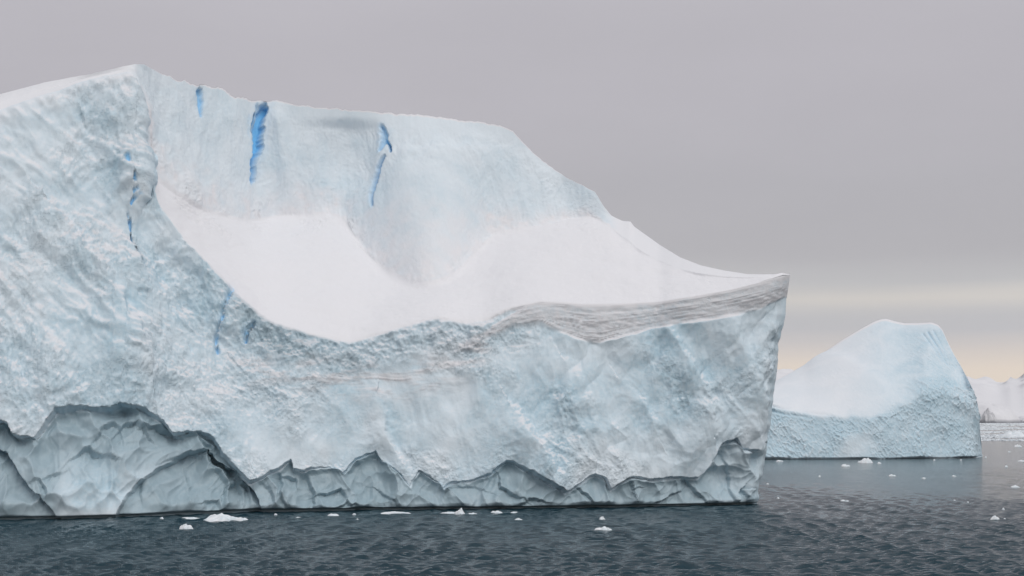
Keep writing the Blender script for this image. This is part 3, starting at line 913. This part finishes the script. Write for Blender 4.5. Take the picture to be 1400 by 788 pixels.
# ------------------------------------------------------------------ far shore
def far_material(name, rock):
    m, n, l, b = new_mat(name)
    col = mixc(n, l, attr(n, 'rock'), SNOW, rock)
    l.new(col, b.inputs['Base Color'])
    b.inputs['Roughness'].default_value = 0.9
    return m


M_FAR = far_material('far_snow_and_rock', (0.16, 0.17, 0.20))
M_SNOW, _n, _l, _b = new_mat('packed_snow')
_b.inputs['Roughness'].default_value = 0.8
_l.new(mixc(_n, _l, remap(_n, _l, noise(_n, _l, 0.9, 4), 0.35, 0.65), (0.84, 0.86, 0.88), (0.70, 0.79, 0.84)), _b.inputs['Base Color'])


def ranges():
    # mountains along the far shore: a height field of real depth
    X = np.linspace(-5200, 7600, 640)
    Y = np.linspace(7300, 12500, 90)
    xx, yy = np.meshgrid(X, Y)
    P = np.stack([xx, yy, 0 * xx], -1)
    u = 700 + F_PX * xx / yy
    t = (yy - 7300) / 5200
    prof = np.interp(u, [-700, 100, 500, 900, 1068, 1100, 1200, 1338, 1343, 1355, 1366, 1372, 1379, 1386, 1394, 1400, 1430, 1500, 1700, 2200],
                     [300, 420, 380, 420, 360, 330, 300, 285, 287, 275, 262, 275, 300, 288, 296, 318, 360, 420, 380, 300])
    Z = prof * np.sin(np.pi * np.clip(t * 0.92, 0, 1)) ** 0.8
    rd = ridged(P * 0.0011, 5, 0.55, off=2.0)
    Z = Z * (0.86 + 0.10 * rd * sstep(0.08, 0.4, t)) + 35 * sstep(0.1, 0.5, t) * fbm(P * 0.0045, 4, off=7.0)
    Z = Z * sstep(0, 0.05, t) - 2
    gz = np.hypot(np.gradient(Z, axis=1) / (X[1] - X[0]), np.gradient(Z, axis=0) / (Y[1] - Y[0]))
    rock = sstep(0.5, 0.8, gz) * sstep(170, 230, Z) * sstep(-0.2, 0.3, fbm(P * 0.006, 3, off=3.0)) * 0.8
    q = np.arange(Z.size).reshape(Z.shape)
    f = np.stack([q[:-1, :-1], q[:-1, 1:], q[1:, 1:], q[1:, :-1]], -1).reshape(-1, 4)
    mesh_obj('snow_mountains', np.stack([xx, yy, Z], -1).reshape(-1, 3), f, M_FAR, attrs={'rock': rock}, kind='structure')


ranges()


def dome(name, cx, cy, wid, dep, hgt, seed, material, rockiness=0.0, n=(64, 20), jag=0.12, pw=0.6, **kw):
    """a lump standing on the sea with an uneven outline"""
    th = np.linspace(0, 2 * np.pi, n[0], endpoint=False)
    rr = np.linspace(0.0, 1.0, n[1])
    tt, r = np.meshgrid(th, rr)
    out = 1 + jag * 1.6 * fbm(np.stack([np.cos(tt) * 1.2, np.sin(tt) * 1.2, 0 * tt + seed * 3.7], -1), 3)
    x, y = np.cos(tt) * r * out, np.sin(tt) * r * out
    P = np.stack([x * 1.6, y * 1.6, 0 * x + seed], -1)
    z = np.clip(1 - r ** 2, 0, 1) ** pw * (0.78 + jag * 2.2 * fbm(P, 4, 0.55) + jag * ridged(P * 1.3, 2)) - 0.16 * sstep(0.8, 1, r)
    V = np.stack([cx + x * wid / 2, cy + y * dep / 2, z * hgt], -1)
    q = np.arange(V.shape[0] * V.shape[1]).reshape(V.shape[:2])
    qn = np.roll(q, -1, axis=1)
    f = np.stack([q[:-1], q[1:], qn[1:], qn[:-1]], -1).reshape(-1, 4)[:, ::-1]
    steep = ridged(P * 2.0, 3)
    rock = np.clip(rockiness * sstep(0.2, 0.9, steep), 0, 1)
    if rockiness:                                      # bare rock along the shore
        rock = np.maximum(rock, 0.95 * sstep(13, 7, z * hgt + 5 * fbm(P * 6, 2)))
    V = V.reshape(-1, 3)
    base = np.array([cx, cy, 0.0])
    o = mesh_obj(name, V - base, f, material, attrs={'rock': rock}, **kw)
    o.location = base
    return o


def far(px, D):
    return ray(px, 574)[0] * D


# snow dome on the shore, lower slope at the right edge, a small grounded berg before them
dome('snow_hill', far(1347, 6900), 6900, 2 * 150, 500, 116, 4, M_FAR, 0.06, jag=0.05, pw=0.75, kind='structure')
dome('snow_hill', far(1418, 6900), 6900, 300, 500, 42, 9, M_FAR, 0.25, jag=0.05, pw=0.8, kind='structure')
dome('iceberg', far(1351, 6200), 6200, 72, 70, 52, 12, M_FAR, 0.4, jag=0.2, label='tiny grey iceberg standing before the snowy far shore, at the edge of the dimpled iceberg', cat='iceberg')

# ------------------------------------------------------------------ drifting ice
GB = 'small pieces of drifting ice'
# waterline pixel x, y, width, height in the photograph, and how it looks
BITS = [
    (257, 723.5, 17, 6, 'small two-humped white ice lump floating nearest below the big white floe'),
    (305, 712.5, 50, 8, 'long low white floe, the widest under the great cliff'),
    (331, 711.5, 22, 3, 'thin flat ice sliver trailing from the right end of the widest floe'),
    (224, 709.8, 7, 2.5, 'little white ice scrap left of the widest floe, farther left of two'),
    (262, 709.5, 30, 1.6, 'thin broken line of ice just left of the widest floe'),
    (379, 704.8, 6, 2.2, 'tiny ice crumb against the dark foot of the cliff, right of the widest floe'),
    (373, 710.0, 4, 1.2, 'minute ice speck on open water right of the widest floe'),
    (410, 708.6, 9, 1.2, 'faint thin ice strip below the cliff, second piece right of the widest floe'),
    (457, 705.6, 15, 2.4, 'flat white ice strip below the low notched hollow of the cliff'),
    (486, 703.8, 8, 1.4, 'faint little ice strip left of the long thin line of slush'),
    (541, 702.2, 42, 2.0, 'long thin line of slush with a raised middle under the cliff'),
    (517, 706.0, 6, 1.2, 'tiny ice speck just below the left end of the long slush line'),
    (490, 711.0, 5, 1.2, 'lone ice speck below and left of the long slush line'),
    (555, 711.0, 7, 1.4, 'small ice speck below the right end of the long slush line'),
    (629, 703.6, 15, 6.5, 'white pyramid-shaped ice piece floating under the middle of the cliff'),
    (614, 702.6, 26, 2.2, 'low slushy tail of ice left of the white pyramid'),
    (646, 703.0, 12, 1.4, 'faint slush strip just right of the white pyramid'),
    (680, 701.8, 15, 3.0, 'flat white plate of ice right of the pyramid'),
    (703, 701.6, 9, 1.6, 'short thin ice strip right of the flat plate'),
    (708, 711.5, 10, 2.4, 'small rectangular white chip on dark water below the thin strip'),
    (823, 725.2, 24, 4.0, 'flat-topped white floe, lower of the close pair in the centre right'),
    (822, 711.8, 10, 4.2, 'small peaked white ice lump, upper of the close pair in the centre right'),
    (1154, 638.0, 12, 3.0, 'low white ice cap left of the largest lump below the dimpled iceberg'),
    (1182, 633.2, 20, 5.4, 'largest white ice lump just below the dimpled iceberg'),
    (1201, 634.0, 8, 1.8, 'thin ice strip right of the largest lump below the dimpled iceberg'),
    (1065, 631.0, 9, 1.6, 'faint ice strip at the dimpled iceberg’s foot beside the prow'),
    (1119, 652.0, 4, 1.8, 'tiny white crumb on pale water, left below the low ice cap'),
    (1218, 651.2, 9, 2.0, 'broken white scrap below the dimpled iceberg, left of a flat chip'),
    (1261, 654.8, 7, 1.6, 'flat white chip farther from the dimpled iceberg, right of a broken scrap'),
    (1302, 651.6, 8, 1.2, 'faint ice strip under the right end of the dimpled iceberg'),
    (1276, 629.8, 4, 1.6, 'white ice crumb touching the dimpled iceberg’s foot toward its right end'),
    (1312, 629.6, 4, 1.2, 'tiny ice crumb at the right corner of the dimpled iceberg’s foot'),
    (1346, 626.2, 4, 1.8, 'tiny ice crumb just past the right corner of the dimpled iceberg'),
    (1391, 611.2, 9, 2.6, 'white floe on grey water just this side of the brash ice'),
    (1378, 618.4, 6, 1.0, 'faint speck of ice between the brash ice and the bright water'),
    (1374, 639.0, 6, 2.2, 'small white chip near the right edge, level with the dimpled iceberg’s foot'),
    (1395, 631.0, 12, 1.2, 'thin white streak of ice at the right edge below the brash ice'),
    (1384, 666.8, 12, 2.4, 'long flat white chip on the pale streak of water at the right edge'),
    (1356, 711.4, 12, 6.0, 'notched white ice lump, nearest piece at the lower right'),
    (1369, 710.8, 6, 1.6, 'tiny ice crumb beside the notched lump at the lower right'),
    (1368, 697.4, 5, 2.4, 'small white ice chip just above the notched lump at the lower right'),
    (1320, 687.6, 4, 1.6, 'tiny ice chip, right one of two above the notched lump'),
    (1302, 684.8, 4, 1.2, 'tiny ice chip, left one of two above the notched lump'),
    (1152, 685.8, 12, 1.8, 'dull half-sunken ice strip alone on open water right of the prow'),
    (1062, 682.0, 5, 1.6, 'white ice chip nearest to the prow’s foot on open water'),
    (1048, 662.4, 5, 1.2, 'small ice speck beside the prow, level with pale water'),
]
for i, (px, py, w, h, lab) in enumerate(BITS):
    D = float(water_depth(px, py))
    s = D / F_PX
    small = w < 9
    o = dome('drifting_ice', float(far(px, D)), D, w * s * (0.72 if small else 1.0), max(w * s * 0.55, 0.5), (h + 0.2) * s * 0.85, 20 + i * 1.7, M_SNOW,
             n=(28, 8) if small else (56, 14), jag=0.30, pw=0.55 if h / w < 0.2 else 0.7, label=lab, cat='ice floe', group=GB)

# brash ice below the far shore: nobody could count it
def brash():
    rs = np.random.RandomState(11)
    V, T = [], []
    nv = 0
    for k in range(5200):
        D = 1 / rs.uniform(1 / 6000.0, 1 / 1005.0)
        px = rs.uniform(980, 1620) if rs.rand() < 0.5 else rs.uniform(1330, 1420)
        row = CAM_H * F_PX / D
        lane = float(perlin(np.array([[px * 0.012, row * 0.42, 3.0]]))[0])
        if lane < -0.12:
            continue
        s = D / F_PX
        w = rs.uniform(1.2, 7) * s * (0.6 + 0.8 * rs.rand())
        dep = w * rs.uniform(0.6, 1.3) + 4
        hgt = rs.uniform(0.15, 0.55) * (0.5 + s)
        n = 9
        th = np.sort(rs.rand(n) * 2 * np.pi)
        ro = 0.75 + 0.4 * rs.rand(n)
        cx = far(px, D)
        ring = np.stack([cx + np.cos(th) * ro * w / 2, D + np.sin(th) * ro * dep / 2], -1)
        top = np.concatenate([ring * 0.8 + np.array([cx, D]) * 0.2, (hgt * (0.6 + 0.6 * rs.rand(n)))[:, None]], 1)
        bot = np.concatenate([ring, np.full((n, 1), -0.2)], 1)
        ctr = np.array([[cx, D, hgt * 1.2]])
        V.append(np.concatenate([bot, top, ctr]))
        a = np.arange(n)
        b = (a + 1) % n
        T.append(nv + np.concatenate([np.stack([a, b, b + n], -1), np.stack([a, b + n, a + n], -1), np.stack([a + n, b + n, np.full(n, 2 * n)], -1)]))
        nv += 2 * n + 1
    mesh_obj('brash_ice', np.concatenate(V), np.concatenate(T), M_SNOW, smooth=False, kind='stuff',
             label='white broken brash ice covering the water below the far shore', cat='ice')


brash()
dome('ice_hummock', float(far(1386, 1250)), 1250.0, 22, 30, 4.6, 71, M_SNOW, jag=0.2, pw=0.9, label='broad white hummock of ice rising from the brash ice at the right edge', cat='ice floe')


# ------------------------------------------------------------------ the air between here and the far shore
def haze():
    x0, x1, y0, y1, z0, z1 = -7000, 9500, -400, 14000, -8.0, 720.0
    V = [(x, y, z) for z in (z0, z1) for y in (y0, y1) for x in (x0, x1)]
    F = np.array([(0, 2, 3, 1), (4, 5, 7, 6), (0, 1, 5, 4), (2, 6, 7, 3), (0, 4, 6, 2), (1, 3, 7, 5)])
    m = bpy.data.materials.new('haze_air')
    m.use_nodes = True
    n, l = m.node_tree.nodes, m.node_tree.links
    n.remove(n['Principled BSDF'])
    v = nd(n, 'ShaderNodeVolumePrincipled')
    v.inputs['Color'].default_value = (0.96, 0.95, 0.94, 1)
    v.inputs['Density'].default_value = 0.000017
    l.new(v.outputs['Volume'], n['Material Output'].inputs['Volume'])
    mesh_obj('haze', V, F, m, smooth=False, kind='stuff')


haze()
